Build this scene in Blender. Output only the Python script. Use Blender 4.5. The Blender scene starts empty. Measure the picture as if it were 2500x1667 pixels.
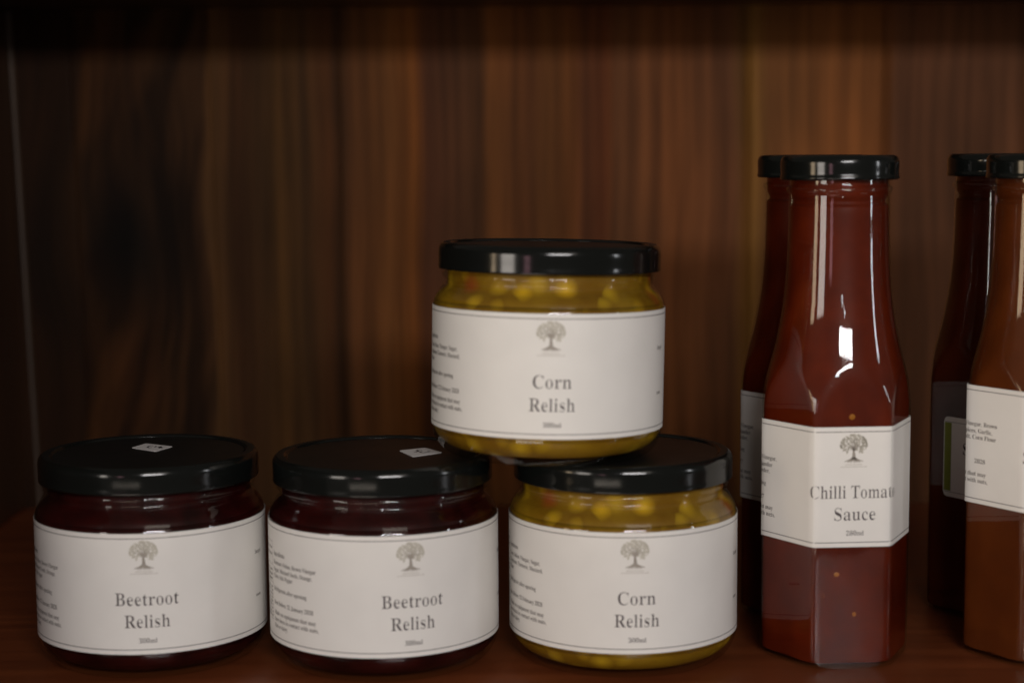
import bpy, bmesh, math, random
from mathutils import Vector, Matrix
random.seed(7)
sc = bpy.context.scene
COL = sc.collection
PI = math.pi
MM = 0.001

# ------------------------------------------------------------------ camera
F_PX, PITCH, ROLL, CAM_H = 4283.2, 0.1081, -0.0073, 0.18905
cam_d = bpy.data.cameras.new('camera')
cam_d.sensor_width = 36.0
cam_d.lens = F_PX / 2500 * 36.0
cam_d.clip_start = 0.02
cam_d.clip_end = 50.0
cam_d.dof.use_dof = True
cam_d.dof.focus_distance = 0.678
cam_d.dof.aperture_fstop = cam_d.lens / 11.0          # about 11 mm opening
cam = bpy.data.objects.new('camera', cam_d)
COL.objects.link(cam)
cp, sp = math.cos(PITCH), math.sin(PITCH)
right, up, back = Vector((1, 0, 0)), Vector((0, sp, cp)), Vector((0, -cp, sp))
cr, sr = math.cos(ROLL), math.sin(ROLL)
r2, u2 = right * cr + up * sr, up * cr - right * sr
cam.matrix_world = Matrix(((r2.x, u2.x, back.x, 0), (r2.y, u2.y, back.y, 0), (r2.z, u2.z, back.z, CAM_H), (0, 0, 0, 1)))
sc.camera = cam

# ------------------------------------------------------------------ room light
world = bpy.data.worlds.new('World')
sc.world = world
world.use_nodes = True
bg = world.node_tree.nodes['Background']
bg.inputs[0].default_value = (1.0, 0.84, 0.70, 1)
bg.inputs[1].default_value = 0.060


def area(name, loc, target, sx, sy, power, color):
    l = bpy.data.lights.new(name, 'AREA')
    l.shape = 'RECTANGLE'
    l.size, l.size_y, l.energy, l.color = sx, sy, power, color
    o = bpy.data.objects.new(name, l)
    COL.objects.link(o)
    o.location = loc
    o.rotation_euler = (Vector(target) - Vector(loc)).to_track_quat('-Z', 'Y').to_euler()
    return o


area('window_light', (0.25, -0.75, 0.56), (0.10, 0.65, 0.10), 0.56, 0.13, 9.8, (1.0, 0.955, 0.95))
area('low_fill_light', (-0.45, -0.75, -0.42), (0.05, 0.90, 0.24), 0.7, 0.30, 2.6, (1.0, 0.88, 0.74))  # added low fill, brightens the dark band at the top of the wall
area('overhead_fill_light', (0.55, -1.40, 1.25), (0.02, 0.80, 0.14), 1.0, 0.6, 2.4, (1.0, 0.88, 0.76))  # added broad fill from above, raises the overall brightness
area('doorway_light', (-1.29, 0.00, 0.22), (0.00, 0.65, 0.12), 0.34, 0.42, 2.7, (1.0, 0.76, 0.50))
area('curtain_light', (-1.00, -0.42, 0.22), (0.00, 0.65, 0.12), 0.36, 0.42, 3.3, (1.0, 0.91, 0.82))
area('lamp_light', (-0.56, -0.68, 0.14), (0.00, 0.65, 0.12), 0.14, 0.22, 0.22, (1.0, 0.52, 0.60))
area('side_light', (1.15, 0.22, 0.27), (0.12, 0.65, 0.12), 0.07, 0.26, 0.7, (0.95, 0.96, 1.0))
area('bulb_light', (0.22, -1.20, 0.46), (0.10, 0.70, 0.10), 0.035, 0.06, 0.22, (0.98, 0.97, 1.0))
area('bulb_light', (0.06, -1.20, 0.38), (0.10, 0.70, 0.10), 0.035, 0.05, 0.15, (0.98, 0.97, 1.0))

sc.view_settings.view_transform = 'Standard'
sc.view_settings.look = 'None'
sc.view_settings.exposure = 0.0
sc.view_settings.gamma = 1.0
sc.view_settings.use_curve_mapping = False
sc.cycles.max_bounces = 10
sc.cycles.transparent_max_bounces = 24
sc.cycles.sample_clamp_indirect = 4.0


# ------------------------------------------------------------------ helpers
def lin(r, g, b):
    f = lambda c: (c / 255 / 12.92) if c / 255 <= 0.04045 else ((c / 255 + 0.055) / 1.055) ** 2.4
    return (f(r), f(g), f(b))


def mat(name):
    m = bpy.data.materials.new(name)
    m.use_nodes = True
    nt = m.node_tree
    return m, nt, nt.nodes['Principled BSDF'], nt.nodes['Material Output']


def N(nt, typ, **kw):
    n = nt.nodes.new(typ)
    for k, v in kw.items():
        if isinstance(k, str) and k.startswith('i_'):
            n.inputs[k[2:].replace('_', ' ')].default_value = v
        else:
            setattr(n, k, v)
    return n


def math_n(nt, op, a, b=None, c=None):
    n = nt.nodes.new('ShaderNodeMath')
    n.operation = op
    for i, v in enumerate((a, b, c)):
        if v is None:
            continue
        if isinstance(v, (int, float)):
            n.inputs[i].default_value = v
        else:
            nt.links.new(v, n.inputs[i])
    return n.outputs[0]


def mixc(nt, fac, a, b, blend='MIX'):
    n = nt.nodes.new('ShaderNodeMix')
    n.data_type = 'RGBA'
    n.blend_type = blend
    for sock, v in ((n.inputs[0], fac), (n.inputs[6], a), (n.inputs[7], b)):
        if isinstance(v, (int, float)):
            sock.default_value = v
        elif isinstance(v, tuple):
            sock.default_value = (*v[:3], 1)
        else:
            nt.links.new(v, sock)
    return n.outputs[2]


def obj(name, mesh, material=None, parent=None):
    o = bpy.data.objects.new(name, mesh)
    COL.objects.link(o)
    if material is not None and len(mesh.materials) == 0:
        mesh.materials.append(material)
    if parent is not None:
        o.parent = parent
    return o


def from_pydata(name, vs, fs, smooth=True, mats=None, idx=None):
    me = bpy.data.meshes.new(name)
    me.from_pydata([tuple(v) for v in vs], [], fs)
    if smooth:
        me.polygons.foreach_set('use_smooth', [True] * len(me.polygons))
    if mats:
        for m in mats:
            me.materials.append(m)
    if idx:
        me.polygons.foreach_set('material_index', idx)
    me.update()
    return me


def lathe(name, prof, n=96, rfun=None, closed_profile=False):
    """prof: list of (r, z) in mm; rfun(theta, r, z) may reshape the section"""
    vs, fs = [], []
    rows = []
    for (r, z) in prof:
        if r <= 1e-6:
            rows.append([len(vs)])
            vs.append((0, 0, z * MM))
        else:
            row = []
            for i in range(n):
                t = 2 * PI * i / n
                rr = rfun(t, r, z) if rfun else r
                row.append(len(vs))
                vs.append((rr * math.cos(t) * MM, rr * math.sin(t) * MM, z * MM))
            rows.append(row)
    pairs = list(zip(rows, rows[1:]))
    if closed_profile:
        pairs.append((rows[-1], rows[0]))
    for a, b in pairs:
        if len(a) == 1 and len(b) == 1:
            continue
        for i in range(n):
            j = (i + 1) % n
            if len(a) == 1:
                fs.append((a[0], b[j], b[i]))
            elif len(b) == 1:
                fs.append((a[i], a[j], b[0]))
            else:
                fs.append((a[i], a[j], b[j], b[i]))
    return from_pydata(name, vs, fs)


def smooth_prof(pts, sub=5):
    """Catmull-Rom through (r, z) points"""
    out = []
    P = [pts[0]] + list(pts) + [pts[-1]]
    for i in range(1, len(P) - 2):
        for k in range(sub):
            t = k / sub
            p0, p1, p2, p3 = P[i - 1], P[i], P[i + 1], P[i + 2]
            out.append(tuple(0.5 * ((2 * p1[a]) + (-p0[a] + p2[a]) * t + (2 * p0[a] - 5 * p1[a] + 4 * p2[a] - p3[a]) * t * t
                                    + (-p0[a] + 3 * p1[a] - 3 * p2[a] + p3[a]) * t ** 3) for a in (0, 1)))
    out.append(tuple(pts[-1]))
    return out


def empty(name, loc, rot=(0, 0, 0), label=None, cat=None, group=None):
    o = bpy.data.objects.new(name, None)
    o.empty_display_size = 0.02
    COL.objects.link(o)
    o.location = loc
    o.rotation_euler = rot
    if label: o['label'] = label
    if cat: o['category'] = cat
    if group: o['group'] = group
    return o


def box(bm, lo, hi, bevel=0.0):
    c = [(a + b) / 2 for a, b in zip(lo, hi)]
    s = [(b - a) for a, b in zip(lo, hi)]
    r = bmesh.ops.create_cube(bm, size=1.0, matrix=Matrix.Translation(c) @ Matrix.Diagonal((*s, 1)))
    if bevel:
        es = {e for v in r['verts'] for e in v.link_edges}
        bmesh.ops.bevel(bm, geom=list(es), offset=bevel, segments=3, affect='EDGES', profile=0.5)


# ------------------------------------------------------------------ materials
def wood_wall():
    m, nt, p, out = mat('stained_board_wood')
    tc = N(nt, 'ShaderNodeTexCoord')
    sep = N(nt, 'ShaderNodeSeparateXYZ')
    nt.links.new(tc.outputs['Object'], sep.inputs[0])
    X, Z = sep.outputs[0], sep.outputs[2]
    # knot in the left boards: flame grain swirling round it
    kx, kz = -0.208, 0.141
    dx, dz = math_n(nt, 'SUBTRACT', X, kx), math_n(nt, 'SUBTRACT', Z, kz)
    d2 = math_n(nt, 'ADD', math_n(nt, 'POWER', math_n(nt, 'DIVIDE', dx, 0.034), 2.0),
                math_n(nt, 'POWER', math_n(nt, 'DIVIDE', dz, 0.060), 2.0))
    g = math_n(nt, 'POWER', 2.718, math_n(nt, 'MULTIPLY', d2, -1.0))
    only = math_n(nt, 'LESS_THAN', X, -0.1575)
    push = math_n(nt, 'MULTIPLY', math_n(nt, 'MULTIPLY', g, only), math_n(nt, 'MULTIPLY', dx, -0.75))
    wob = N(nt, 'ShaderNodeTexNoise', noise_dimensions='2D')
    wv = N(nt, 'ShaderNodeCombineXYZ')
    nt.links.new(math_n(nt, 'MULTIPLY', X, 5.0), wv.inputs[0])
    nt.links.new(math_n(nt, 'MULTIPLY', Z, 3.2), wv.inputs[1])
    nt.links.new(wv.outputs[0], wob.inputs['Vector'])
    wob.inputs['Scale'].default_value = 2.2
    wob.inputs['Detail'].default_value = 1.0
    wamp = math_n(nt, 'ADD', 0.006, math_n(nt, 'MULTIPLY', only, 0.034))
    w2 = math_n(nt, 'MULTIPLY', math_n(nt, 'SUBTRACT', wob.outputs[0], 0.5), wamp)
    XW = math_n(nt, 'ADD', math_n(nt, 'ADD', X, push), w2)
    # board stripes along x: timber colour with left shade and groove highlight painted in
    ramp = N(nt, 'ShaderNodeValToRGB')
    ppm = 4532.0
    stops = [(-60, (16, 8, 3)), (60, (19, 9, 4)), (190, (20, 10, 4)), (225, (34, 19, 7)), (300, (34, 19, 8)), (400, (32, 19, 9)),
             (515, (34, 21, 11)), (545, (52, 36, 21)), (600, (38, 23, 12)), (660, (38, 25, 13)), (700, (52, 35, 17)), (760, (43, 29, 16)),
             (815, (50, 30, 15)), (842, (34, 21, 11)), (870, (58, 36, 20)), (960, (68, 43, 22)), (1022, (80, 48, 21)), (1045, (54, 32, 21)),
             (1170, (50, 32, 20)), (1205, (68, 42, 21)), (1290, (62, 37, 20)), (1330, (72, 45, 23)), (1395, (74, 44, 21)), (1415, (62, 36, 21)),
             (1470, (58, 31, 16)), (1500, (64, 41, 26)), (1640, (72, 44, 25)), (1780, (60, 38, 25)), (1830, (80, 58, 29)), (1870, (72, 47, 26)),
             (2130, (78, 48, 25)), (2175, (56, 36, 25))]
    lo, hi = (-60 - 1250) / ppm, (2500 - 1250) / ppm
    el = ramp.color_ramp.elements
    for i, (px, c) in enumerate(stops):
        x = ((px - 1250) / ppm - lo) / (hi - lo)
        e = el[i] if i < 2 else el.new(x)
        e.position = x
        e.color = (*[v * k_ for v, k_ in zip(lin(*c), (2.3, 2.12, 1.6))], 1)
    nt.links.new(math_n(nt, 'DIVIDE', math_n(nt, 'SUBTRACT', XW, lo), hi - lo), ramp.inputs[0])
    # fine grain
    gv = N(nt, 'ShaderNodeCombineXYZ')
    nt.links.new(math_n(nt, 'MULTIPLY', XW, 150.0), gv.inputs[0])
    nt.links.new(math_n(nt, 'MULTIPLY', Z, 4.0), gv.inputs[1])
    n1 = N(nt, 'ShaderNodeTexNoise', noise_dimensions='2D')
    nt.links.new(gv.outputs[0], n1.inputs['Vector'])
    n1.inputs['Scale'].default_value = 1.0
    n1.inputs['Detail'].default_value = 4.0
    n1.inputs['Roughness'].default_value = 0.62
    gr = N(nt, 'ShaderNodeMapRange')
    nt.links.new(n1.outputs[0], gr.inputs[0])
    for k, v in zip((1, 2, 3, 4), (0.3, 0.7, 0.68, 1.32)):
        gr.inputs[k].default_value = v
    col = mixc(nt, 1.0, ramp.outputs[0], gr.outputs[0], 'MULTIPLY')
    # larger blotches of stain
    n2 = N(nt, 'ShaderNodeTexNoise', noise_dimensions='2D')
    bv = N(nt, 'ShaderNodeCombineXYZ')
    nt.links.new(math_n(nt, 'MULTIPLY', XW, 22.0), bv.inputs[0])
    nt.links.new(math_n(nt, 'MULTIPLY', Z, 9.0), bv.inputs[1])
    nt.links.new(bv.outputs[0], n2.inputs['Vector'])
    n2.inputs['Scale'].default_value = 1.0
    n2.inputs['Detail'].default_value = 3.0
    g2 = N(nt, 'ShaderNodeMapRange')
    nt.links.new(n2.outputs[0], g2.inputs[0])
    for k, v in zip((1, 2, 3, 4), (0.32, 0.68, 0.84, 1.15)):
        g2.inputs[k].default_value = v
    col = mixc(nt, 1.0, col, g2.outputs[0], 'MULTIPLY')
    red = mixc(nt, math_n(nt, 'MULTIPLY', n2.outputs[0], 0.35), col, (1.0, 0.62, 0.42), 'MULTIPLY')
    # dark heart of the knot and its streaks
    kd = math_n(nt, 'ADD', math_n(nt, 'POWER', math_n(nt, 'DIVIDE', math_n(nt, 'ADD', dx, math_n(nt, 'MULTIPLY', w2, 0.8)), 0.034), 2.0),
                math_n(nt, 'POWER', math_n(nt, 'DIVIDE', dz, 0.044), 2.0))
    kg = math_n(nt, 'MULTIPLY', math_n(nt, 'POWER', 2.718, math_n(nt, 'MULTIPLY', kd, -0.9)), 0.92)
    col = mixc(nt, math_n(nt, 'MULTIPLY', kg, only), red, (0.004, 0.003, 0.002))
    swv = N(nt, 'ShaderNodeCombineXYZ')
    nt.links.new(math_n(nt, 'MULTIPLY', math_n(nt, 'ADD', XW, math_n(nt, 'MULTIPLY', Z, -0.16)), 62.0), swv.inputs[0])
    nt.links.new(math_n(nt, 'MULTIPLY', Z, 11.0), swv.inputs[1])
    n3 = N(nt, 'ShaderNodeTexNoise', noise_dimensions='2D')
    nt.links.new(swv.outputs[0], n3.inputs['Vector'])
    n3.inputs['Scale'].default_value = 1.0
    n3.inputs['Detail'].default_value = 2.0
    g3 = N(nt, 'ShaderNodeMapRange')
    nt.links.new(n3.outputs[0], g3.inputs[0])
    for k, v in zip((1, 2, 3, 4), (0.36, 0.60, 0.38, 1.20)):
        g3.inputs[k].default_value = v
    inb = math_n(nt, 'MULTIPLY', only, math_n(nt, 'GREATER_THAN', X, -0.2285))
    col = mixc(nt, math_n(nt, 'MULTIPLY', inb, 0.85), col, mixc(nt, 1.0, col, g3.outputs[0], 'MULTIPLY'))
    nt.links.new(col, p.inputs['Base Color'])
    p.inputs['Roughness'].default_value = 0.6
    p.inputs['Specular IOR Level'].default_value = 0.08
    b = N(nt, 'ShaderNodeBump')
    b.inputs['Strength'].default_value = 0.25
    b.inputs['Distance'].default_value = 0.0006
    nt.links.new(n1.outputs[0], b.inputs['Height'])
    nt.links.new(b.outputs[0], p.inputs['Normal'])
    return m


def wood_plain(name, base, dark, scale, rough):
    m, nt, p, out = mat(name)
    tc = N(nt, 'ShaderNodeTexCoord')
    mp = N(nt, 'ShaderNodeMapping')
    mp.inputs['Scale'].default_value = scale
    nt.links.new(tc.outputs['Object'], mp.inputs[0])
    n1 = N(nt, 'ShaderNodeTexNoise')
    n1.inputs['Scale'].default_value = 1.0
    n1.inputs['Detail'].default_value = 5.0
    n1.inputs['Roughness'].default_value = 0.6
    n1.inputs['Distortion'].default_value = 0.4
    nt.links.new(mp.outputs[0], n1.inputs['Vector'])
    r = N(nt, 'ShaderNodeMapRange')
    nt.links.new(n1.outputs[0], r.inputs[0])
    r.inputs[1].default_value, r.inputs[2].default_value = 0.32, 0.68
    nt.links.new(mixc(nt, r.outputs[0], dark, base), p.inputs['Base Color'])
    rr = N(nt, 'ShaderNodeMapRange')
    nt.links.new(n1.outputs[0], rr.inputs[0])
    rr.inputs[3].default_value, rr.inputs[4].default_value = rough - 0.08, rough + 0.12
    nt.links.new(rr.outputs[0], p.inputs['Roughness'])
    b = N(nt, 'ShaderNodeBump')
    b.inputs['Strength'].default_value = 0.2
    b.inputs['Distance'].default_value = 0.0005
    nt.links.new(n1.outputs[0], b.inputs['Height'])
    nt.links.new(b.outputs[0], p.inputs['Normal'])
    return m


def glass():
    """clear container glass: lets light through and mirrors the room by Fresnel"""
    m, nt, p, out = mat('clear_glass')
    nt.nodes.remove(p)
    tr = N(nt, 'ShaderNodeBsdfTransparent')
    tr.inputs[0].default_value = (0.93, 0.96, 0.93, 1)
    gl = N(nt, 'ShaderNodeBsdfGlossy')
    gl.inputs['Roughness'].default_value = 0.035
    fr = N(nt, 'ShaderNodeFresnel')
    fr.inputs['IOR'].default_value = 1.62      # outer and inner wall mirror together
    tc = N(nt, 'ShaderNodeTexCoord')
    n1 = N(nt, 'ShaderNodeTexNoise')
    n1.inputs['Scale'].default_value = 55.0
    n1.inputs['Detail'].default_value = 1.5
    nt.links.new(tc.outputs['Object'], n1.inputs['Vector'])
    b = N(nt, 'ShaderNodeBump')
    b.inputs['Strength'].default_value = 0.30
    b.inputs['Distance'].default_value = 0.0005
    nt.links.new(n1.outputs[0], b.inputs['Height'])
    nt.links.new(b.outputs[0], gl.inputs['Normal'])
    nt.links.new(b.outputs[0], fr.inputs['Normal'])
    mx = N(nt, 'ShaderNodeMixShader')
    geo = N(nt, 'ShaderNodeNewGeometry')
    front = math_n(nt, 'SUBTRACT', 1.0, geo.outputs['Backfacing'])
    nt.links.new(math_n(nt, 'MULTIPLY', fr.outputs[0], front), mx.inputs[0])
    nt.links.new(tr.outputs[0], mx.inputs[1])
    nt.links.new(gl.outputs[0], mx.inputs[2])
    nt.links.new(mx.outputs[0], out.inputs[0])
    return m


def lid_paint():
    m, nt, p, out = mat('black_lid_enamel')
    p.inputs['Base Color'].default_value = (0.0055, 0.0066, 0.0060, 1)
    tc = N(nt, 'ShaderNodeTexCoord')
    n = N(nt, 'ShaderNodeTexNoise')
    n.inputs['Scale'].default_value = 70.0
    n.inputs['Detail'].default_value = 4.0
    nt.links.new(tc.outputs['Object'], n.inputs['Vector'])
    # the flat top carries a little dust and wear, the skirt stays polished
    sep = N(nt, 'ShaderNodeSeparateXYZ')
    geo = N(nt, 'ShaderNodeNewGeometry')
    nt.links.new(geo.outputs['Normal'], sep.inputs[0])
    topf = math_n(nt, 'GREATER_THAN', sep.outputs[2], 0.93)
    rr = N(nt, 'ShaderNodeMapRange')
    nt.links.new(n.outputs[0], rr.inputs[0])
    rr.inputs[3].default_value, rr.inputs[4].default_value = 0.08, 0.19
    nt.links.new(math_n(nt, 'ADD', rr.outputs[0], math_n(nt, 'MULTIPLY', topf, 0.26)), p.inputs['Roughness'])
    b = N(nt, 'ShaderNodeBump')
    b.inputs['Strength'].default_value = 0.12
    b.inputs['Distance'].default_value = 0.0004
    nt.links.new(n.outputs[0], b.inputs['Height'])
    nt.links.new(b.outputs[0], p.inputs['Normal'])
    return m


def paper(name, col, stripe=None):
    m, nt, p, out = mat(name)
    tc = N(nt, 'ShaderNodeTexCoord')
    n = N(nt, 'ShaderNodeTexNoise')
    n.inputs['Scale'].default_value = 90.0
    n.inputs['Detail'].default_value = 5.0
    nt.links.new(tc.outputs['Object'], n.inputs['Vector'])
    r = N(nt, 'ShaderNodeMapRange')
    nt.links.new(n.outputs[0], r.inputs[0])
    r.inputs[3].default_value, r.inputs[4].default_value = 0.95, 1.04
    nt.links.new(mixc(nt, 1.0, (*col,), r.outputs[0], 'MULTIPLY'), p.inputs['Base Color'])
    p.inputs['Roughness'].default_value = 0.48
    p.inputs['Specular IOR Level'].default_value = 0.35
    b = N(nt, 'ShaderNodeBump')
    b.inputs['Strength'].default_value = 0.05
    b.inputs['Distance'].default_value = 0.0003
    nt.links.new(n.outputs[0], b.inputs['Height'])
    wv = N(nt, 'ShaderNodeTexNoise')
    wv.inputs['Scale'].default_value = 38.0
    wv.inputs['Detail'].default_value = 2.0
    nt.links.new(tc.outputs['Object'], wv.inputs['Vector'])
    b2 = N(nt, 'ShaderNodeBump')
    b2.inputs['Strength'].default_value = 0.35
    b2.inputs['Distance'].default_value = 0.0012
    nt.links.new(wv.outputs[0], b2.inputs['Height'])
    nt.links.new(b.outputs[0], b2.inputs['Normal'])
    nt.links.new(b2.outputs[0], p.inputs['Normal'])
    return m


def ink(name, col):
    m, nt, p, out = mat(name)
    tc = N(nt, 'ShaderNodeTexCoord')
    n = N(nt, 'ShaderNodeTexNoise')
    n.inputs['Scale'].default_value = 400.0
    nt.links.new(tc.outputs['Object'], n.inputs['Vector'])
    r = N(nt, 'ShaderNodeMapRange')
    nt.links.new(n.outputs[0], r.inputs[0])
    r.inputs[3].default_value, r.inputs[4].default_value = 0.85, 1.15
    nt.links.new(mixc(nt, 1.0, col, r.outputs[0], 'MULTIPLY'), p.inputs['Base Color'])
    p.inputs['Roughness'].default_value = 0.5
    p.inputs['Specular IOR Level'].default_value = 0.3
    return m


def sauce(name, a, b_, speck=None, speck_amt=0.0, scale=120.0):
    m, nt, p, out = mat(name)
    tc = N(nt, 'ShaderNodeTexCoord')
    n = N(nt, 'ShaderNodeTexNoise')
    n.inputs['Scale'].default_value = scale
    n.inputs['Detail'].default_value = 3.0
    nt.links.new(tc.outputs['Object'], n.inputs['Vector'])
    r = N(nt, 'ShaderNodeMapRange')
    nt.links.new(n.outputs[0], r.inputs[0])
    r.inputs[1].default_value, r.inputs[2].default_value = 0.35, 0.65
    col = mixc(nt, r.outputs[0], a, b_)
    if speck:
        v = N(nt, 'ShaderNodeTexVoronoi')
        v.inputs['Scale'].default_value = 95.0
        v.inputs['Randomness'].default_value = 1.0
        nt.links.new(tc.outputs['Object'], v.inputs['Vector'])
        sp_ = N(nt, 'ShaderNodeSeparateColor')
        nt.links.new(v.outputs['Color'], sp_.inputs[0])
        rare = math_n(nt, 'LESS_THAN', sp_.outputs[0], speck_amt)
        near = math_n(nt, 'LESS_THAN', v.outputs['Distance'], 0.24)
        col = mixc(nt, math_n(nt, 'MULTIPLY', rare, near), col, speck)
    nt.links.new(col, p.inputs['Base Color'])
    p.inputs['Roughness'].default_value = 0.45
    p.inputs['Specular IOR Level'].default_value = 0.1
    p.inputs['Subsurface Weight'].default_value = 0.15
    p.inputs['Subsurface Radius'].default_value = (0.004, 0.0015, 0.0008)
    return m


def corn_mix():
    m, nt, p, out = mat('corn_relish_pulp')
    tc = N(nt, 'ShaderNodeTexCoord')
    n = N(nt, 'ShaderNodeTexNoise')
    n.inputs['Scale'].default_value = 75.0
    n.inputs['Detail'].default_value = 3.0
    nt.links.new(tc.outputs['Object'], n.inputs['Vector'])
    r = N(nt, 'ShaderNodeMapRange')
    nt.links.new(n.outputs[0], r.inputs[0])
    r.inputs[1].default_value, r.inputs[2].default_value = 0.35, 0.65
    col = mixc(nt, r.outputs[0], (0.175, 0.082, 0.005), (0.26, 0.14, 0.008))
    def blobs(scale, off, lo, hi, thr):
        mp = N(nt, 'ShaderNodeMapping')
        mp.inputs['Location'].default_value = (off, off * 0.7, off * 1.3)
        nt.links.new(tc.outputs['Object'], mp.inputs[0])
        v = N(nt, 'ShaderNodeTexVoronoi')
        v.inputs['Scale'].default_value = scale
        nt.links.new(mp.outputs[0], v.inputs['Vector'])
        s_ = N(nt, 'ShaderNodeSeparateColor')
        nt.links.new(v.outputs['Color'], s_.inputs[0])
        rare = math_n(nt, 'LESS_THAN', s_.outputs[0], thr)
        mr = N(nt, 'ShaderNodeMapRange')
        nt.links.new(v.outputs['Distance'], mr.inputs[0])
        mr.inputs[1].default_value, mr.inputs[2].default_value = lo, hi
        mr.inputs[3].default_value, mr.inputs[4].default_value = 1.0, 0.0
        return math_n(nt, 'MULTIPLY', rare, mr.outputs[0]), s_
    k1, s1 = blobs(128.0, 0.31, 0.07, 0.60, 0.50)
    kc = mixc(nt, s1.outputs[1], (0.64, 0.37, 0.012), (0.44, 0.27, 0.016))
    col = mixc(nt, math_n(nt, 'MULTIPLY', k1, 0.95), col, kc)
    k2, s2 = blobs(110.0, 1.7, 0.10, 0.6, 0.06)
    col = mixc(nt, math_n(nt, 'MULTIPLY', k2, 0.8), col, (0.26, 0.035, 0.012))
    nt.links.new(col, p.inputs['Base Color'])
    p.inputs['Roughness'].default_value = 0.4
    p.inputs['Specular IOR Level'].default_value = 0.15
    p.inputs['Subsurface Weight'].default_value = 0.2
    p.inputs['Subsurface Radius'].default_value = (0.004, 0.003, 0.0008)
    return m


M_WALL = wood_wall()
M_SHELF = wood_plain('polished_red_shelf_wood', (0.190, 0.048, 0.014), (0.115, 0.027, 0.009), (7, 90, 60), 0.30)
M_SIDE = wood_plain('dark_stained_side_wood', (0.060, 0.027, 0.012), (0.030, 0.013, 0.006), (90, 60, 5), 0.35)
M_GLASS = glass()
M_LID = lid_paint()
M_PAPER = paper('label_paper', (0.77, 0.755, 0.715))
M_STICK = paper('sticker_paper', (0.74, 0.72, 0.70))
M_INK = ink('dark_print_ink', (0.075, 0.062, 0.064))
M_FINE = ink('fine_print_ink', (0.075, 0.060, 0.055))
M_LINE = ink('border_print_ink', (0.10, 0.085, 0.09))
M_LEAF = ink('olive_grey_print_ink', (0.50, 0.475, 0.40))
M_TRUNK = ink('brown_grey_print_ink', (0.33, 0.30, 0.26))
M_FAINT = ink('faint_print_ink', (0.50, 0.47, 0.42))
M_GREEN = ink('green_print_ink', (0.22, 0.26, 0.03))
M_SEED = sauce('chilli_seed_flesh', (0.40, 0.15, 0.02), (0.30, 0.10, 0.015), None, 0, 300.0)
M_SEED2 = sauce('dark_chilli_seed_flesh', (0.15, 0.030, 0.006), (0.12, 0.020, 0.004), None, 0, 300.0)
M_PEN = ink('pen_ink', (0.03, 0.025, 0.03))
M_BEET = sauce('beetroot_relish_pulp', (0.011, 0.0008, 0.0009), (0.032, 0.0026, 0.0024), None, 0, 90.0)
M_CHILLI = sauce('chilli_tomato_sauce', (0.074, 0.0065, 0.0009), (0.115, 0.0110, 0.0014), None, 0, 60.0)
M_BROWN = sauce('brown_orange_sauce', (0.080, 0.0160, 0.0028), (0.105, 0.0220, 0.0036), (0.28, 0.09, 0.02), 0.02, 60.0)
M_DARKS = sauce('deep_red_brown_sauce', (0.050, 0.0070, 0.0020), (0.070, 0.0100, 0.0028), None, 0, 60.0)

# ------------------------------------------------------------------ the cabinet (shelf, back boards, side, upper shelf)
WALL_Y, XL, XR, Y0 = 0.930, -0.262, 0.560, 0.440
cab = empty('wooden_cabinet', (0, 0, 0), label='dark stained timber display cabinet whose shelf holds all the jars and bottles', cat='cabinet')


def back_panel():
    # one sheet of boards with shallow V grooves between them
    joints = [(px - 1250) / 4532.0 for px in (-120, 205, 535, 842, 1160, 1487, 1815, 2145, 2480, 2810, 3140, 3470)]
    prof = [(XL - 0.02, 0.0)]
    for j in joints:
        d, w = (0.0022, 0.0026) if j > 0.1 else ((0.0005, 0.0012) if abs(j + 0.09) < 0.005 or j < -0.15 else (0.0002, 0.0009))
        if j - w > prof[-1][0]:
            prof += [(j - w, 0.0), (j - w * 0.4, d * 0.75), (j, d), (j + w * 0.4, d * 0.75), (j + w, 0.0)]
    prof += [(XR + 0.02, 0.0)]
    vs, fs = [], []
    for (x, d) in prof:
        for z in (-0.02, 0.42):
            lean = -0.0165 * (x < -0.1) * (z - 0.2)
            vs.append((x + lean, d, z))
    nback = len(vs)
    for i in range(len(prof) - 1):
        a = 2 * i
        fs.append((a, a + 2, a + 3, a + 1))
    for x in (prof[0][0], prof[-1][0]):
        for z in (-0.02, 0.42):
            vs.append((x, 0.014, z))
    b = nback
    fs += [(b, b + 1, b + 3, b + 2)]
    me = from_pydata('back_panel', vs, fs, smooth=False)
    o = obj('back_panel', me, M_WALL, cab)
    o.location = (0, WALL_Y, 0)
    return o


back_panel()
bm = bmesh.new()
box(bm, (XL - 0.03, Y0, -0.020), (XR + 0.02, WALL_Y - 0.0005, 0.0), 0.0015)
me = bpy.data.meshes.new('shelf_board'); bm.to_mesh(me); bm.free()
obj('shelf_board', me, M_SHELF, cab)['label'] = 'polished reddish shelf board under the jars'
bm = bmesh.new()
box(bm, (XL - 0.03, 0.80, 0.264), (XR + 0.02, WALL_Y - 0.0005, 0.284), 0.0015)
me = bpy.data.meshes.new('upper_shelf'); bm.to_mesh(me); bm.free()
obj('upper_shelf', me, M_SIDE, cab)
bm = bmesh.new()
box(bm, (XL - 0.022, 0.475, 0.0005), (XL, WALL_Y - 0.0005, 0.2635), 0.001)
me = bpy.data.meshes.new('side_panel'); bm.to_mesh(me); bm.free()
obj('side_panel', me, M_SIDE, cab)
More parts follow.
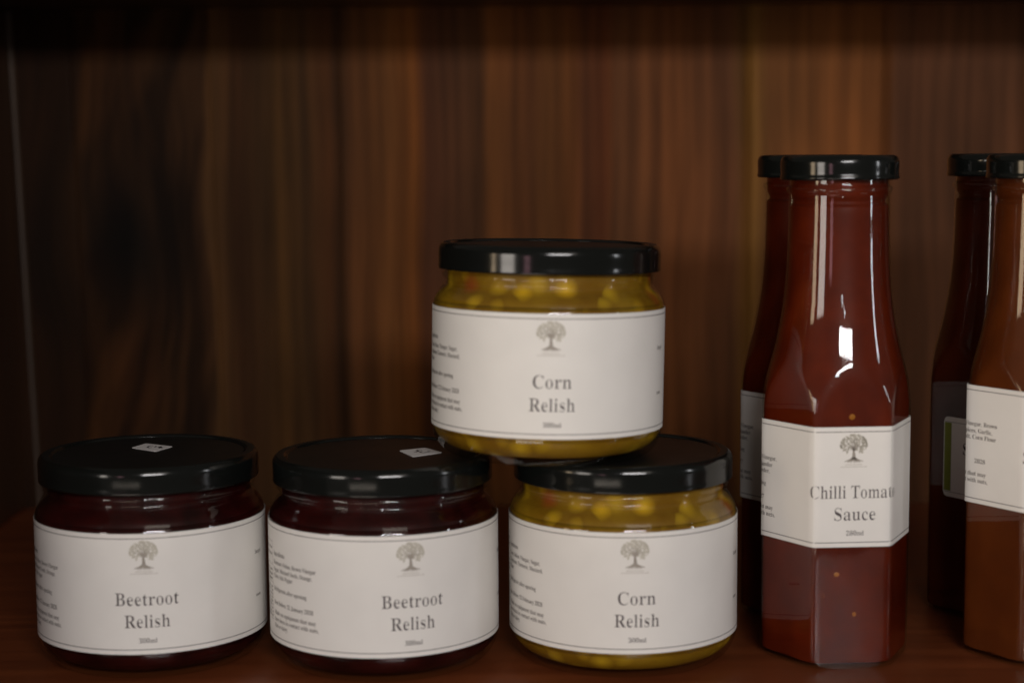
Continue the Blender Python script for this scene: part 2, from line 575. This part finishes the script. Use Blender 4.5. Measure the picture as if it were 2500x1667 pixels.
# slim quarter bead that closes the corner between side and back
vs, fs = [], []
for k in range(9):
    a = PI / 2 * k / 8
    for z in (0.001, 0.263):
        lx = 0.022 * (0.237 - z) / 0.197 * 0.25
        vs.append((XL + 0.0005 + lx + 0.002 * math.cos(a), WALL_Y - 0.0005 - 0.002 * math.sin(a), z))
for k in range(8):
    fs.append((2 * k, 2 * k + 1, 2 * k + 3, 2 * k + 2))
me = from_pydata('corner_bead', vs, fs)
obj('corner_bead', me, wood_plain('corner_bead_wood', (0.050, 0.026, 0.011), (0.025, 0.012, 0.005), (60, 60, 7), 0.6), cab)


# ------------------------------------------------------------------ lettering, laid out flat in mm then wrapped on the pack
def mb(s):
    o = ''
    for ch in s:
        if 'A' <= ch <= 'Z': o += chr(0x1D400 + ord(ch) - 65)
        elif 'a' <= ch <= 'z': o += chr(0x1D41A + ord(ch) - 97)
        elif '0' <= ch <= '9': o += chr(0x1D7CE + ord(ch) - 48)
        else: o += ch
    return o


_cache = {}


def text_flat(s, cap, align='CENTER', thin=0.022, width=None):
    """serif text as flat triangles in mm: baseline v=0, cap height = cap; stems thinned sideways"""
    key = (s, cap, align, thin, width)
    if key in _cache:
        return _cache[key]
    c = bpy.data.curves.new('glyphs', 'FONT')
    c.body = mb(s)
    c.size = 1.0
    c.resolution_u = 3
    c.fill_mode = 'FRONT'
    o = bpy.data.objects.new('glyphs', c)
    COL.objects.link(o)
    bpy.context.view_layer.update()
    dg = bpy.context.evaluated_depsgraph_get()
    me = o.evaluated_get(dg).to_mesh()
    vs = [Vector((v.co.x, v.co.y)) for v in me.vertices]
    fs = [tuple(p.vertices) for p in me.polygons]
    o.evaluated_get(dg).to_mesh_clear()
    bpy.data.objects.remove(o)
    bpy.data.curves.remove(c)
    # weld
    m = {}
    idx = []
    nv = []
    for v in vs:
        k = (round(v.x, 5), round(v.y, 5))
        if k not in m:
            m[k] = len(nv); nv.append(v)
        idx.append(m[k])
    nf = []
    for f in fs:
        g = [idx[i] for i in f]
        if len(set(g)) < 3: continue
        a = sum(nv[g[i]].x * nv[g[(i + 1) % len(g)]].y - nv[g[(i + 1) % len(g)]].x * nv[g[i]].y for i in range(len(g)))
        if a < 0: g = g[::-1]
        nf.append(tuple(g))
    ed = {}
    for f in nf:
        for i in range(len(f)):
            ed[(f[i], f[(i + 1) % len(f)])] = 1
    nx = [0.0] * len(nv); wsum = [0.0] * len(nv)
    for (a, b) in ed:
        if (b, a) in ed: continue
        d = nv[b] - nv[a]
        L = d.length or 1e-9
        n_ = Vector((d.y, -d.x)) / L          # outward for ccw faces
        for v in (a, b):
            nx[v] += n_.x * L; wsum[v] += L
    vv = []
    for i, v in enumerate(nv):
        q = nx[i] / wsum[i] if wsum[i] else 0
        vv.append(Vector((v.x - q * thin, v.y)))
    CAPH = 0.70
    x0, x1 = min(v.x for v in vv), max(v.x for v in vv)
    sy = cap / CAPH
    sx = sy if width is None else width / (x1 - x0)
    ox = {'CENTER': (x0 + x1) / 2, 'LEFT': x0, 'RIGHT': x1}[align]
    res = ([((v.x - ox) * sx, v.y * sy) for v in vv], nf)
    _cache[key] = res
    return res


class Flat:
    """collects flat shapes in label millimetres (u along, v up from the label foot)"""
    def __init__(s): s.v, s.f = [], []
    def add(s, vs, fs, du=0, dv=0):
        b = len(s.v)
        s.v += [(x + du, y + dv) for x, y in vs]
        s.f += [tuple(i + b for i in f) for f in fs]
    def text(s, t, u, v, cap, align='CENTER', thin=0.022, width=None):
        a, f = text_flat(t, cap, align, thin, width); s.add(a, f, u, v)
    def rect(s, u0, v0, u1, v1, step=1.0):
        n = max(1, int(abs(u1 - u0) / step))
        vs, fs = [], []
        for i in range(n + 1):
            u = u0 + (u1 - u0) * i / n
            vs += [(u, v0), (u, v1)]
        for i in range(n):
            fs.append((2 * i, 2 * i + 2, 2 * i + 3, 2 * i + 1))
        s.add(vs, fs)
    def blob(s, u, v, ru, rv=None, n=7, rot=0.0):
        rv = rv or ru
        vs = []
        for i in range(n):
            a = 2 * PI * i / n
            x, y = ru * math.cos(a), rv * math.sin(a)
            vs.append((u + x * math.cos(rot) - y * math.sin(rot), v + x * math.sin(rot) + y * math.cos(rot)))
        s.add(vs, [tuple(range(n))])
    def stroke(s, pts, w0, w1=None):
        w1 = w0 if w1 is None else w1
        vs, fs = [], []
        n = len(pts)
        for i, (x, y) in enumerate(pts):
            a, b = pts[max(0, i - 1)], pts[min(n - 1, i + 1)]
            dx, dy = b[0] - a[0], b[1] - a[1]
            L = math.hypot(dx, dy) or 1
            w = (w0 + (w1 - w0) * i / (n - 1)) / 2
            vs += [(x + dy / L * w, y - dx / L * w), (x - dy / L * w, y + dx / L * w)]
        for i in range(n - 1):
            fs.append((2 * i, 2 * i + 2, 2 * i + 3, 2 * i + 1))
        s.add(vs, fs)
    def build(s, name, wrap, lift, material, parent):
        vs = [wrap(u, v, lift) for u, v in s.v]
        me = from_pydata(name, vs, s.f, smooth=False)
        return obj(name, me, material, parent)


def emblem(wrap, parent, lift, uc, vtop, sc_=1.0):
    """the tree emblem: leafy crown, forked trunk, spreading roots, two faint lines beneath"""
    rnd = random.Random(3)
    crown, trunk, faint = Flat(), Flat(), Flat()
    cx, cy = uc, vtop - 3.9 * sc_
    for i in range(330):
        a, r = rnd.uniform(0, 2 * PI), math.sqrt(rnd.random())
        x, y = math.cos(a) * r * 4.75, math.sin(a) * r * 3.8
        if y < -2.1 and abs(x) < 1.5 + (y + 3.8) * 0.25: continue      # notch round the trunk
        if y < -3.2 + 0.25 * abs(x) * 0.3: continue
        crown.blob(cx + x * sc_, cy + y * sc_, rnd.uniform(0.28, 0.46) * sc_, rnd.uniform(0.16, 0.28) * sc_, 6, rnd.uniform(0, PI))
    for i in range(46):
        a = rnd.uniform(-0.4, PI + 0.4)
        crown.blob(cx + math.cos(a) * 4.75 * sc_, cy + math.sin(a) * 3.75 * sc_, 0.42 * sc_, 0.26 * sc_, 6, a)
    b = vtop - 9.4 * sc_
    S = sc_
    trunk.stroke([(cx, b), (cx + .05, b + 1.6 * S), (cx - .05, b + 3.2 * S), (cx + .05, b + 5 * S)], 1.5 * S, 0.5 * S)
    for dx, dy in ((-2.6, 6.6), (-1.5, 7.6), (0.3, 8.2), (1.8, 7.5), (2.8, 6.4), (-3.2, 5.4), (3.3, 5.3)):
        trunk.stroke([(cx, b + 3.4 * S), (cx + dx * .4 * S, b + (3.4 + (dy - 3.4) * .55) * S), (cx + dx * S, b + dy * S)], 0.5 * S, 0.12 * S)
    for dx, dy in ((-3.4, -.55), (-2.4, -.9), (-1.2, -1.0), (1.2, -1.0), (2.4, -.9), (3.5, -.5), (0.2, -1.1)):
        trunk.stroke([(cx, b + .9 * S), (cx + dx * .45 * S, b + (.1 + dy * .2) * S), (cx + dx * S, b + dy * S)], 0.85 * S, 0.25 * S)
    for k, (w, yy) in enumerate(((3.2, -1.9), (4.9, -2.7))):
        n = int(w * 2 / 0.62)
        for i in range(n):
            x = -w + (i + .5) * 2 * w / n
            h = rnd.uniform(.3, .5)
            faint.rect(cx + (x - .2) * S, b + yy * S, cx + (x + .2) * S, b + (yy + h) * S)
    e = crown.build('emblem', wrap, lift, M_LEAF, parent)
    # trunk and small lines join the same emblem mesh
    base = [tuple(v.co) for v in e.data.vertices]
    polys = [tuple(p.vertices) for p in e.data.polygons]
    mi = [0] * len(polys)
    for fl, k, l2 in ((trunk, 1, lift + 0.02), (faint, 2, lift)):
        o0 = len(base)
        base += [wrap(u, v, l2) for u, v in fl.v]
        polys += [tuple(i + o0 for i in f) for f in fl.f]
        mi += [k] * len(fl.f)
    e.data = from_pydata('emblem', base, polys, False, [M_LEAF, M_TRUNK, M_FAINT], mi)
    return e


LABEL_H = 43.9


def sheet(name, wrap, u0, u1, h, material, parent, lift=0.0, thick=0.09, step=0.5, corner=0.0):
    """label paper as a thin closed band"""
    n = int((u1 - u0) / step)
    vs, fs = [], []
    rows = 2
    for i in range(n + 1):
        u = u0 + (u1 - u0) * i / n
        e = min(u - u0, u1 - u)
        c = 0.0
        if corner and e < corner:
            c = corner - math.sqrt(max(0, corner ** 2 - (corner - e) ** 2))
        for v in (c, h - c):
            vs.append(wrap(u, v, lift)); vs.append(wrap(u, v, lift - thick))
    for i in range(n):
        a, b = 4 * i, 4 * i + 4
        fs += [(a, b, b + 2, a + 2), (a + 1, a + 3, b + 3, b + 1), (a, a + 1, b + 1, b), (a + 2, b + 2, b + 3, a + 3)]
    fs += [(0, 2, 3, 1), (4 * n, 4 * n + 1, 4 * n + 3, 4 * n + 2)]
    me = from_pydata(name, vs, fs, smooth=False)
    for p in me.polygons:
        p.use_smooth = len(p.vertices) == 4 and False
    return obj(name, me, material, parent)


def label(wrap, parent, title, volume, left_lines, span=(-88, 80), h=LABEL_H, title_u=0.0, single=None, table=True):
    sh = sheet('paper_label', wrap, span[0], span[1], h, M_PAPER, parent)
    T = lambda d: h - d                              # distances below are measured from the label top
    for v in (T(1.75), T(h - 1.75)):
        bl = Flat()
        bl.rect(span[0], v - 0.14, span[1], v + 0.14, 0.8)
        bl.build('border_line', wrap, 0.02, M_LINE, sh)
    emblem(wrap, sh, 0.02, title_u - 0.7, T(2.6))
    t = Flat()
    for s, v, cap, w in title:
        t.text(s, title_u, T(v), cap, 'CENTER', 0.026, w)
    if volume:
        t.text(volume, title_u + 0.1, T(39.7), 1.75, 'CENTER', 0.010, 6.4)
    t.build('title_lettering', wrap, 0.03, M_INK, sh)
    f = Flat()
    u0 = title_u - 62.0
    for s, v, w in left_lines:
        if w < 0:
            f.text(s, u0 - w, T(v), 1.62, 'RIGHT', 0.0)
        else:
            f.text(s, u0, T(v), 1.62, 'LEFT', 0.0, w)
    if table:
        # nutrition table at the far left: thin frame and short rows
        ua, ub = u0 - 17.5, u0 - 1.6
        for v in (T(7.2), T(15.9), T(22.6), T(36.4)):
            f.rect(ua, v - .06, ub, v + .06)
        for u in (ua, ub):
            f.rect(u - .06, T(36.4), u + .06, T(7.2))
        rnd = random.Random(5)
        for v in [9.2, 11.6, 17.6, 19.3, 21.0] + [24 + 1.35 * k for k in range(9)]:
            u = ub - 1.0
            while u > ua + 1:
                w = rnd.uniform(.5, 1.6)
                f.rect(u - w, T(v + .8), u, T(v)); u -= w + rnd.uniform(.3, 1.6)
    f.build('fine_print', wrap, 0.025, M_FINE, sh)
    f = Flat()                                       # right column beside the blank square
    f.text('Inspi', title_u + 48.0, T(14.4), 1.62, 'LEFT', 0.0)
    f.text('www', title_u + 48.3, T(30.8), 1.5, 'LEFT', 0.0)
    f.build('side_print', wrap, 0.025, M_FINE, sh)
    return sh


BEET_LINES = [('Ingredients', 11.7, 9.2), ('Beetroot, Onion, Brown Vinegar', 15.0, 26.0), ('Sugar, Mustard Seeds, Orange,', 17.6, 24.2),
              ('Cloves, Salt, Pepper', 20.0, 14.2), ('Refrigerate after opening', 24.8, 21.5), ('Best Before: 12 January 2028', 30.0, 24.5),
              ('Made on equipment that may', 33.7, 25.7), ('have been in contact with nuts,', 36.2, 26.8), ('fish or dairy.', 38.6, 10.5)]
CORN_LINES = [('Ingredients', 11.7, 9.2), ('Corn, Onion, Vinegar, Sugar,', 15.0, 23.8), ('Capsicum, Turmeric, Mustard,', 17.6, 25.2),
              ('Flour', 20.0, 4.4), ('Refrigerate after opening', 24.8, 21.5), ('Best Before: 12 February 2028', 30.0, 25.0),
              ('Made on equipment that may', 33.7, 25.7), ('have been in contact with nuts,', 36.2, 26.8), ('fish or dairy.', 38.6, 10.5)]
CHILLI_LINES = [('Brown Vinegar,', 15.0, -27.5), ('Coriander', 17.6, -25.3), ('Powder,', 20.0, -23.8), ('after opening', 24.8, -21.8), ('2027', 30.0, -20.8),
                ('equipment that may', 33.7, -25.7), ('in contact with nuts,', 36.2, -26.8)]

# ------------------------------------------------------------------ squat jars
JR = 42.85
JAR_PROF = [(0, 2.2), (24, 1.8), (31, 0.9), (33, 0.15), (34.6, 0.0), (36.4, 0.4), (38.6, 1.7), (40.5, 3.7), (41.9, 6.3), (42.6, 8.6), (JR, 10.6), (JR, 20), (JR, 40),
(JR, 54.3), (42.65, 55.9), (42.05, 57.6), (41.15, 59.2), (40.35, 60.5), (40.0, 61.2), (39.5, 61.9), (38.6, 62.6), (38.15, 63.3), (38.2, 64.0),
            (38.8, 64.6), (39.35, 65.3), (39.5, 66.0), (39.3, 66.7), (38.7, 67.2), (38.2, 69.5), (38.2, 73.5), (37.9, 75.0), (36.6, 75.3)]
jp = smooth_prof(JAR_PROF, 3)
ME_JAR = lathe('glass_body', jp, 128)
FILL = [(0, 3.6), (30, 3.4), (35.0, 3.0), (37.4, 3.8), (39.6, 5.4), (41.2, 7.4), (42.0, 9.6), (42.35, 11.5), (42.4, 30), (42.4, 54.4), (42.2, 56.2), (41.6, 58.0),
        (40.3, 59.6), (38.7, 60.8), (37.6, 62.2), (37.6, 64), (37.5, 66), (37.4, 70.4), (36, 70.8), (0, 70.6)]
fp = smooth_prof(FILL, 3)
LID = [(38.9, 70.5), (39.0, 68.6), (39.8, 68.0), (40.7, 68.0), (41.0, 68.3), (41.0, 69.2), (40.95, 70.5), (41.0, 74.2), (40.85, 75.6), (40.3, 76.8), (39.4, 77.5), (38.3, 77.7),
       (36.9, 77.6), (36.2, 77.2), (35.8, 76.9), (35.0, 76.85), (20, 76.9), (0, 76.9)]
ME_LID = lathe('lid', smooth_prof(LID, 3), 128)
FILL_ME = {}


def jar_wrap(yaw):
    """u mm along the label from the title centre, v mm above the label foot, lift mm"""
    def w(u, v, lift):
        r = 43.02 + lift
        a = yaw + u / 43.0
        return (r * math.sin(a) * MM, -r * math.cos(a) * MM, (10.9 + v) * MM)
    return w


def make_jar(name, loc, yaw_deg, kind, lab, rot=(0, 0, 0)):
    t = empty(name, loc, rot, lab, 'jar', 'squat relish jars with black lids')
    obj('glass_body', ME_JAR, M_GLASS, t)
    m = M_BEET if kind == 'beet' else M_CORN
    if kind not in FILL_ME:
        FILL_ME[kind] = lathe('relish_filling', fp, 96)
    c = obj('relish_filling', FILL_ME[kind], m, t)
    c['label'] = 'dark purple beetroot relish inside the glass' if kind == 'beet' else 'mustard yellow corn relish inside the glass'
    obj('lid', ME_LID, M_LID, t)
    if kind == 'beet':
        title = [('Beetroot', 26.0, 4.7, 22.6), ('Relish', 34.1, 4.7, 16.2)]
        lines = BEET_LINES
    else:
        title = [('Corn', 26.0, 4.7, 13.6), ('Relish', 34.1, 4.7, 16.2)]
        lines = CORN_LINES
    label(jar_wrap(math.radians(yaw_deg)), t, title, '300ml', lines)
    return t


M_CORN = corn_mix()
J1 = make_jar('relish_jar', (-0.1376, 0.6554, 0), 8.7, 'beet', 'black-lidded beetroot relish jar at the far left, price sticker in the middle of its lid')
J2 = make_jar('relish_jar', (-0.0488, 0.6486, 0), 17.8, 'beet', 'beetroot relish jar second from left, with the stacked jar partly resting on its lid')
J4 = make_jar('relish_jar', (0.0125, 0.6469, 0.0777), 1.0, 'corn', 'yellow corn relish jar stacked on top of two other lids',
              (math.atan(-0.010), math.atan(0.0215), 0))
J3 = make_jar('relish_jar', (0.0413, 0.6516, 0), 3.2, 'corn', 'yellow corn relish jar standing on the shelf, left of the tall chilli bottles')


def sticker(jar, corners, strokes):
    """price sticker on the lid: corners and pen strokes as points on the shelf plan (mm)"""
    ox, oy = jar.location.x * 1000, jar.location.y * 1000
    P = [Vector((x - ox, y - oy)) for x, y in corners]
    n = len(P)
    c = sum(P, Vector((0, 0))) / n
    pts = []
    for i in range(n):                                   # rounded corners
        a, b, d = P[i - 1], P[i], P[(i + 1) % n]
        e0, e1 = b + (a - b).normalized() * 1.1, b + (d - b).normalized() * 1.1
        for k in range(5):
            t = k / 4
            pts.append(e0 * (1 - t) ** 2 + b * 2 * t * (1 - t) + e1 * t * t)
    vs = [(p.x * MM, p.y * MM, 77.06 * MM) for p in pts] + [(p.x * MM, p.y * MM, 76.91 * MM) for p in pts]
    k = len(pts)
    fs = [tuple(range(k)), tuple(range(2 * k - 1, k - 1, -1))] + [(i, i + k, (i + 1) % k + k, (i + 1) % k) for i in range(k)]
    bm = bmesh.new()
    me = from_pydata('price_sticker', vs, fs, False)
    bm.from_mesh(me); bmesh.ops.recalc_face_normals(bm, faces=bm.faces); bm.to_mesh(me); bm.free()
    s = obj('price_sticker', me, M_STICK, jar)
    f = Flat()
    for st in strokes:
        f.stroke([(x - ox, y - oy) for x, y in st], 0.75)
    f.build('handwriting', lambda u, v, l: (u * MM, v * MM, (77.06 + l) * MM), 0.02, M_PEN, s)


def plan(px, py, Z=0.0771):
    """where a sight line meets the lid plane; used once to survey the stickers"""
    u, v = px - 1250, py - 833.5
    c, s = math.cos(ROLL), math.sin(ROLL)
    u, v = u * c + v * s, -u * s + v * c
    upv = -v / F_PX
    d = (u / F_PX, cp + upv * sp, -sp + upv * cp)
    k = (Z - CAM_H) / d[2]
    return (d[0] * k * 1000, d[1] * k * 1000)


q1 = lambda x, y: plan(310 + x / 19.6, 1070 + y / 19.6)
q2 = lambda x, y: plan(965 + x / 18.8, 1080 + y / 18.8)
sticker(J1, [plan(320.0, 1092), plan(380, 1101), plan(422.5, 1089), plan(357, 1081.5)],
        [[q1(1270, 350), q1(1130, 345), q1(1010, 380), q1(990, 420), q1(1060, 440), q1(1180, 420)], [q1(1400, 365), q1(1330, 415), q1(1480, 400), q1(1560, 420)],
         [q1(1640, 375), q1(1580, 430), q1(1540, 465)], [q1(1560, 385), q1(1690, 450)]])
sticker(J2, [plan(974.5, 1099), plan(1008, 1114), plan(1081, 1103.5), plan(1038, 1092)],
        [[q2(960, 345), q2(1090, 395), q2(880, 440)], [q2(960, 405), q2(1080, 385)], [q2(980, 330), q2(1230, 330)],
         [q2(1240, 395), q2(1120, 435), q2(1260, 465), q2(1420, 440), q2(1600, 395), q2(1480, 400)]])

# ------------------------------------------------------------------ six-sided sauce bottles
APO, FACE_AZ = 24.7, 0.0


def smin(a, b, k):
    h = max(k - abs(a - b), 0) / k
    return min(a, b) - h * h * k * 0.25


def hexr(t):
    """radius of the six-sided section; a flat faces -y at t = -90 deg"""
    a = (t + PI / 2) % (PI / 3)
    if a > PI / 6: a -= PI / 3
    return APO / math.cos(a)


def bottle_r(t, r, z):
    if z > 130: return r
    if z < 112: return smin(hexr(t), r, 0.5)
    return r


BP = [(0, 3.0), (16, 2.6), (22.5, 0.8), (24.0, 0.0), (25.8, 0.1), (27.0, 0.7), (27.8, 1.9), (28.15, 4), (28.2, 9), (28.2, 20), (28.2, 40), (28.2, 60), (28.2, 80), (28.15, 92), (27.7, 97.5),
      (26.8, 102.2), (25.5, 107), (23.9, 113), (22.5, 119), (21.3, 125), (20.3, 131.5), (19.5, 139), (18.9, 148), (18.55, 158), (18.4, 168), (18.3, 171.2), (18.3, 172.4),
      (19.0, 173.2), (19.35, 174.1), (19.0, 175.1), (18.2, 175.8), (18.1, 178), (18.1, 183), (17.4, 184.2), (16.2, 184.3)]
bp = smooth_prof(BP, 5)
ME_BOTTLE = lathe('glass_body', bp, 180, bottle_r)
BF = [(0, 6.0), (18, 4.5), (24, 3.4), (26.2, 2.2), (27.2, 2.6), (27.55, 4.6), (27.6, 13), (27.6, 40), (27.6, 70), (27.55, 92), (27.1, 97.3), (26.2, 102), (24.9, 106.8), (23.3, 112.8), (21.9, 118.8),
      (20.7, 124.8), (19.7, 131.3), (18.9, 138.8), (18.3, 147.8), (17.95, 158), (17.8, 167.6), (17.0, 168.6), (16.6, 170.0), (17.2, 171.2), (17.6, 173), (17.6, 182.0), (17.0, 183.2), (0, 183.4)]
bfp = smooth_prof(BF, 4)
CAP = [(18.9, 180), (19.2, 178.3), (20.3, 177.7), (21.3, 177.7), (21.75, 178.3), (21.6, 179.2), (21.5, 180), (21.6, 183.6), (21.4, 185.0), (20.8, 186.0), (19.8, 186.5), (18.6, 186.5),
       (18.0, 186.1), (17.2, 186.0), (8, 186.0), (0, 186.0)]
ME_CAP = lathe('screw_cap', smooth_prof(CAP, 3), 96)


def fill_r(t, r, z):
    if z > 130: return r
    if z < 112: return smin(hexr(t) - 0.5, r, 1.1)
    return r


# arc-length table round the six-sided section
_tab = []
_s = 0.0
_prev = None
for i in range(-3600, 3601):
    th = -PI / 2 + PI * i / 3600
    r = smin(hexr(th), 28.2, 1.1)
    p = (r * math.cos(th), r * math.sin(th))
    if _prev: _s += math.dist(p, _prev)
    _prev = p
    _tab.append((_s, p))
_mid = _tab[3600][0]
_tot = _tab[-1][0]


def hex_wrap(foot, shift=0.0):
    def w(u, v, lift):
        s = (_mid + u + shift) % _tot
        k = int(s / _tot * 7200)
        while k > 0 and _tab[k][0] > s: k -= 1
        while k < 7199 and _tab[k + 1][0] < s: k += 1
        (s0, p0), (s1, p1) = _tab[k], _tab[k + 1]
        t = (s - s0) / (s1 - s0 or 1)
        x, y = p0[0] + (p1[0] - p0[0]) * t, p0[1] + (p1[1] - p0[1]) * t
        dx, dy = p1[0] - p0[0], p1[1] - p0[1]
        L = math.hypot(dx, dy)
        off = 0.15 + lift
        return ((x + dy / L * off) * MM, (y - dx / L * off) * MM, (foot + v) * MM)
    return w


def make_bottle(loc, az, sauce_m, lab, kind, foot, note):
    t = empty('sauce_bottle', loc, (0, 0, math.radians(az)), lab, 'bottle', 'tall six-sided sauce bottles with black caps')
    obj('glass_body', ME_BOTTLE, M_GLASS, t)
    key = sauce_m.name
    if key not in FILL_ME:
        FILL_ME[key] = lathe('sauce_filling', bfp, 180, fill_r)
    obj('sauce_filling', FILL_ME[key], sauce_m, t)['label'] = note
    obj('screw_cap', ME_CAP, M_LID, t)
    if kind == 'chilli' and loc[1] < 0.7:
        for (u, z, ru, rz, k) in ((-5.4, 35.2, 1.25, 1.0, 1), (1.3, 20.3, 0.9, 1.0, 1), (-10.2, 27.5, 0.7, 1.2, 0), (-0.4, 93.0, 1.3, 1.2, 1)):
            w = hex_wrap(0.0)
            vs, fs = [], []
            for i in range(7):
                ph = -PI / 2 + PI * i / 6
                for j in range(12):
                    th = 2 * PI * j / 12
                    vs.append(w(u + ru * math.cos(ph) * math.cos(th), z + rz * math.cos(ph) * math.sin(th), -0.85 + 0.42 * math.sin(ph)))
            for i in range(6):
                for j in range(12):
                    fs.append((i * 12 + j, i * 12 + (j + 1) % 12, (i + 1) * 12 + (j + 1) % 12, (i + 1) * 12 + j))
            obj('chilli_seed', from_pydata('chilli_seed', vs, fs), M_SEED if k else M_SEED2, t)
    if kind == 'chilli':
        label(hex_wrap(foot, 0.9), t, [('Chilli Tomato', 26.0, 4.7, 32.8), ('Sauce', 34.1, 4.7, 15.2)], '280ml', CHILLI_LINES, (-60, 76), 44.0, table=False)
    elif kind == 'brown':
        w = hex_wrap(foot, 0.0)
        sh = sheet('paper_label', w, -47, 60, 44.0, M_PAPER, t)
        for v in (44.0 - 1.75, 1.75):
            b = Flat()
            b.rect(-47, v - .14, 60, v + .14, .8)
            b.build('border_line', w, 0.02, M_LINE, sh)
        emblem(w, sh, 0.02, 0.2, 41.4)
        tt = Flat()
        tt.text('S', -15.2, 44 - 26.0, 4.7, 'LEFT', 0.026)
        tt.build('title_lettering', w, 0.03, M_INK, sh)
        f = Flat()
        for s, v, r_ in (('Onion, Vinegar, Brown', 15.0, -27.2), ('Spices, Garlic,', 17.6, -29.5), ('Salt, Corn Flour', 20.0, -27.6), ('2028', 28.9, -32.5),
                         ('equipment that may', 36.2 - 2.5, -32.0), ('contact with nuts,', 36.2, -31.2)):
            f.text(s, r_, 44 - v, 1.62, 'RIGHT', 0.0)
        f.build('fine_print', w, 0.025, M_FINE, sh)
    elif kind == 'green':
        w = hex_wrap(foot, 0.0)
        sh = sheet('paper_label', w, -33.6, 40, 32.6, M_PAPER, t, corner=2.2)
        sh['label'] = 'smaller round-cornered label with a green stripe down its left edge'
        g = Flat()
        g.rect(-33.2, 2.4, -29.6, 30.2, .4)
        g.build('green_stripe', w, 0.02, M_GREEN, sh)
        for v in (2.0, 30.5):
            b = Flat()
            b.rect(-33, v - .09, 40, v + .09, .8)
            b.build('border_line', w, 0.02, M_LINE, sh)
        tt = Flat()
        tt.text('S', -23.4, 18.2, 4.6, 'LEFT', 0.0, 2.6)
        tt.build('title_lettering', w, 0.03, M_PEN, sh)
    return t


AZ = 3.7
make_bottle((0.1212, 0.6495, 0), AZ, M_CHILLI, 'red chilli tomato sauce bottle in front, just right of the jars, label fully in view', 'chilli', 45.4, 'red chilli tomato sauce with a few seeds')
make_bottle((0.1215, 0.7120, 0), AZ, M_CHILLI, 'red sauce bottle almost hidden behind the front chilli tomato bottle', 'chilli', 47.4, 'red sauce seen in shade')
make_bottle((0.1975, 0.6495, 0), AZ, M_BROWN, 'orange-brown sauce bottle cut off by the right edge, white label set high', 'brown', 57.6, 'orange-brown sauce')
make_bottle((0.1985, 0.7120, 0), AZ, M_DARKS, 'dark sauce bottle behind the orange-brown one, smaller label with green edge stripe', 'green', 48.7, 'very dark red-brown sauce')
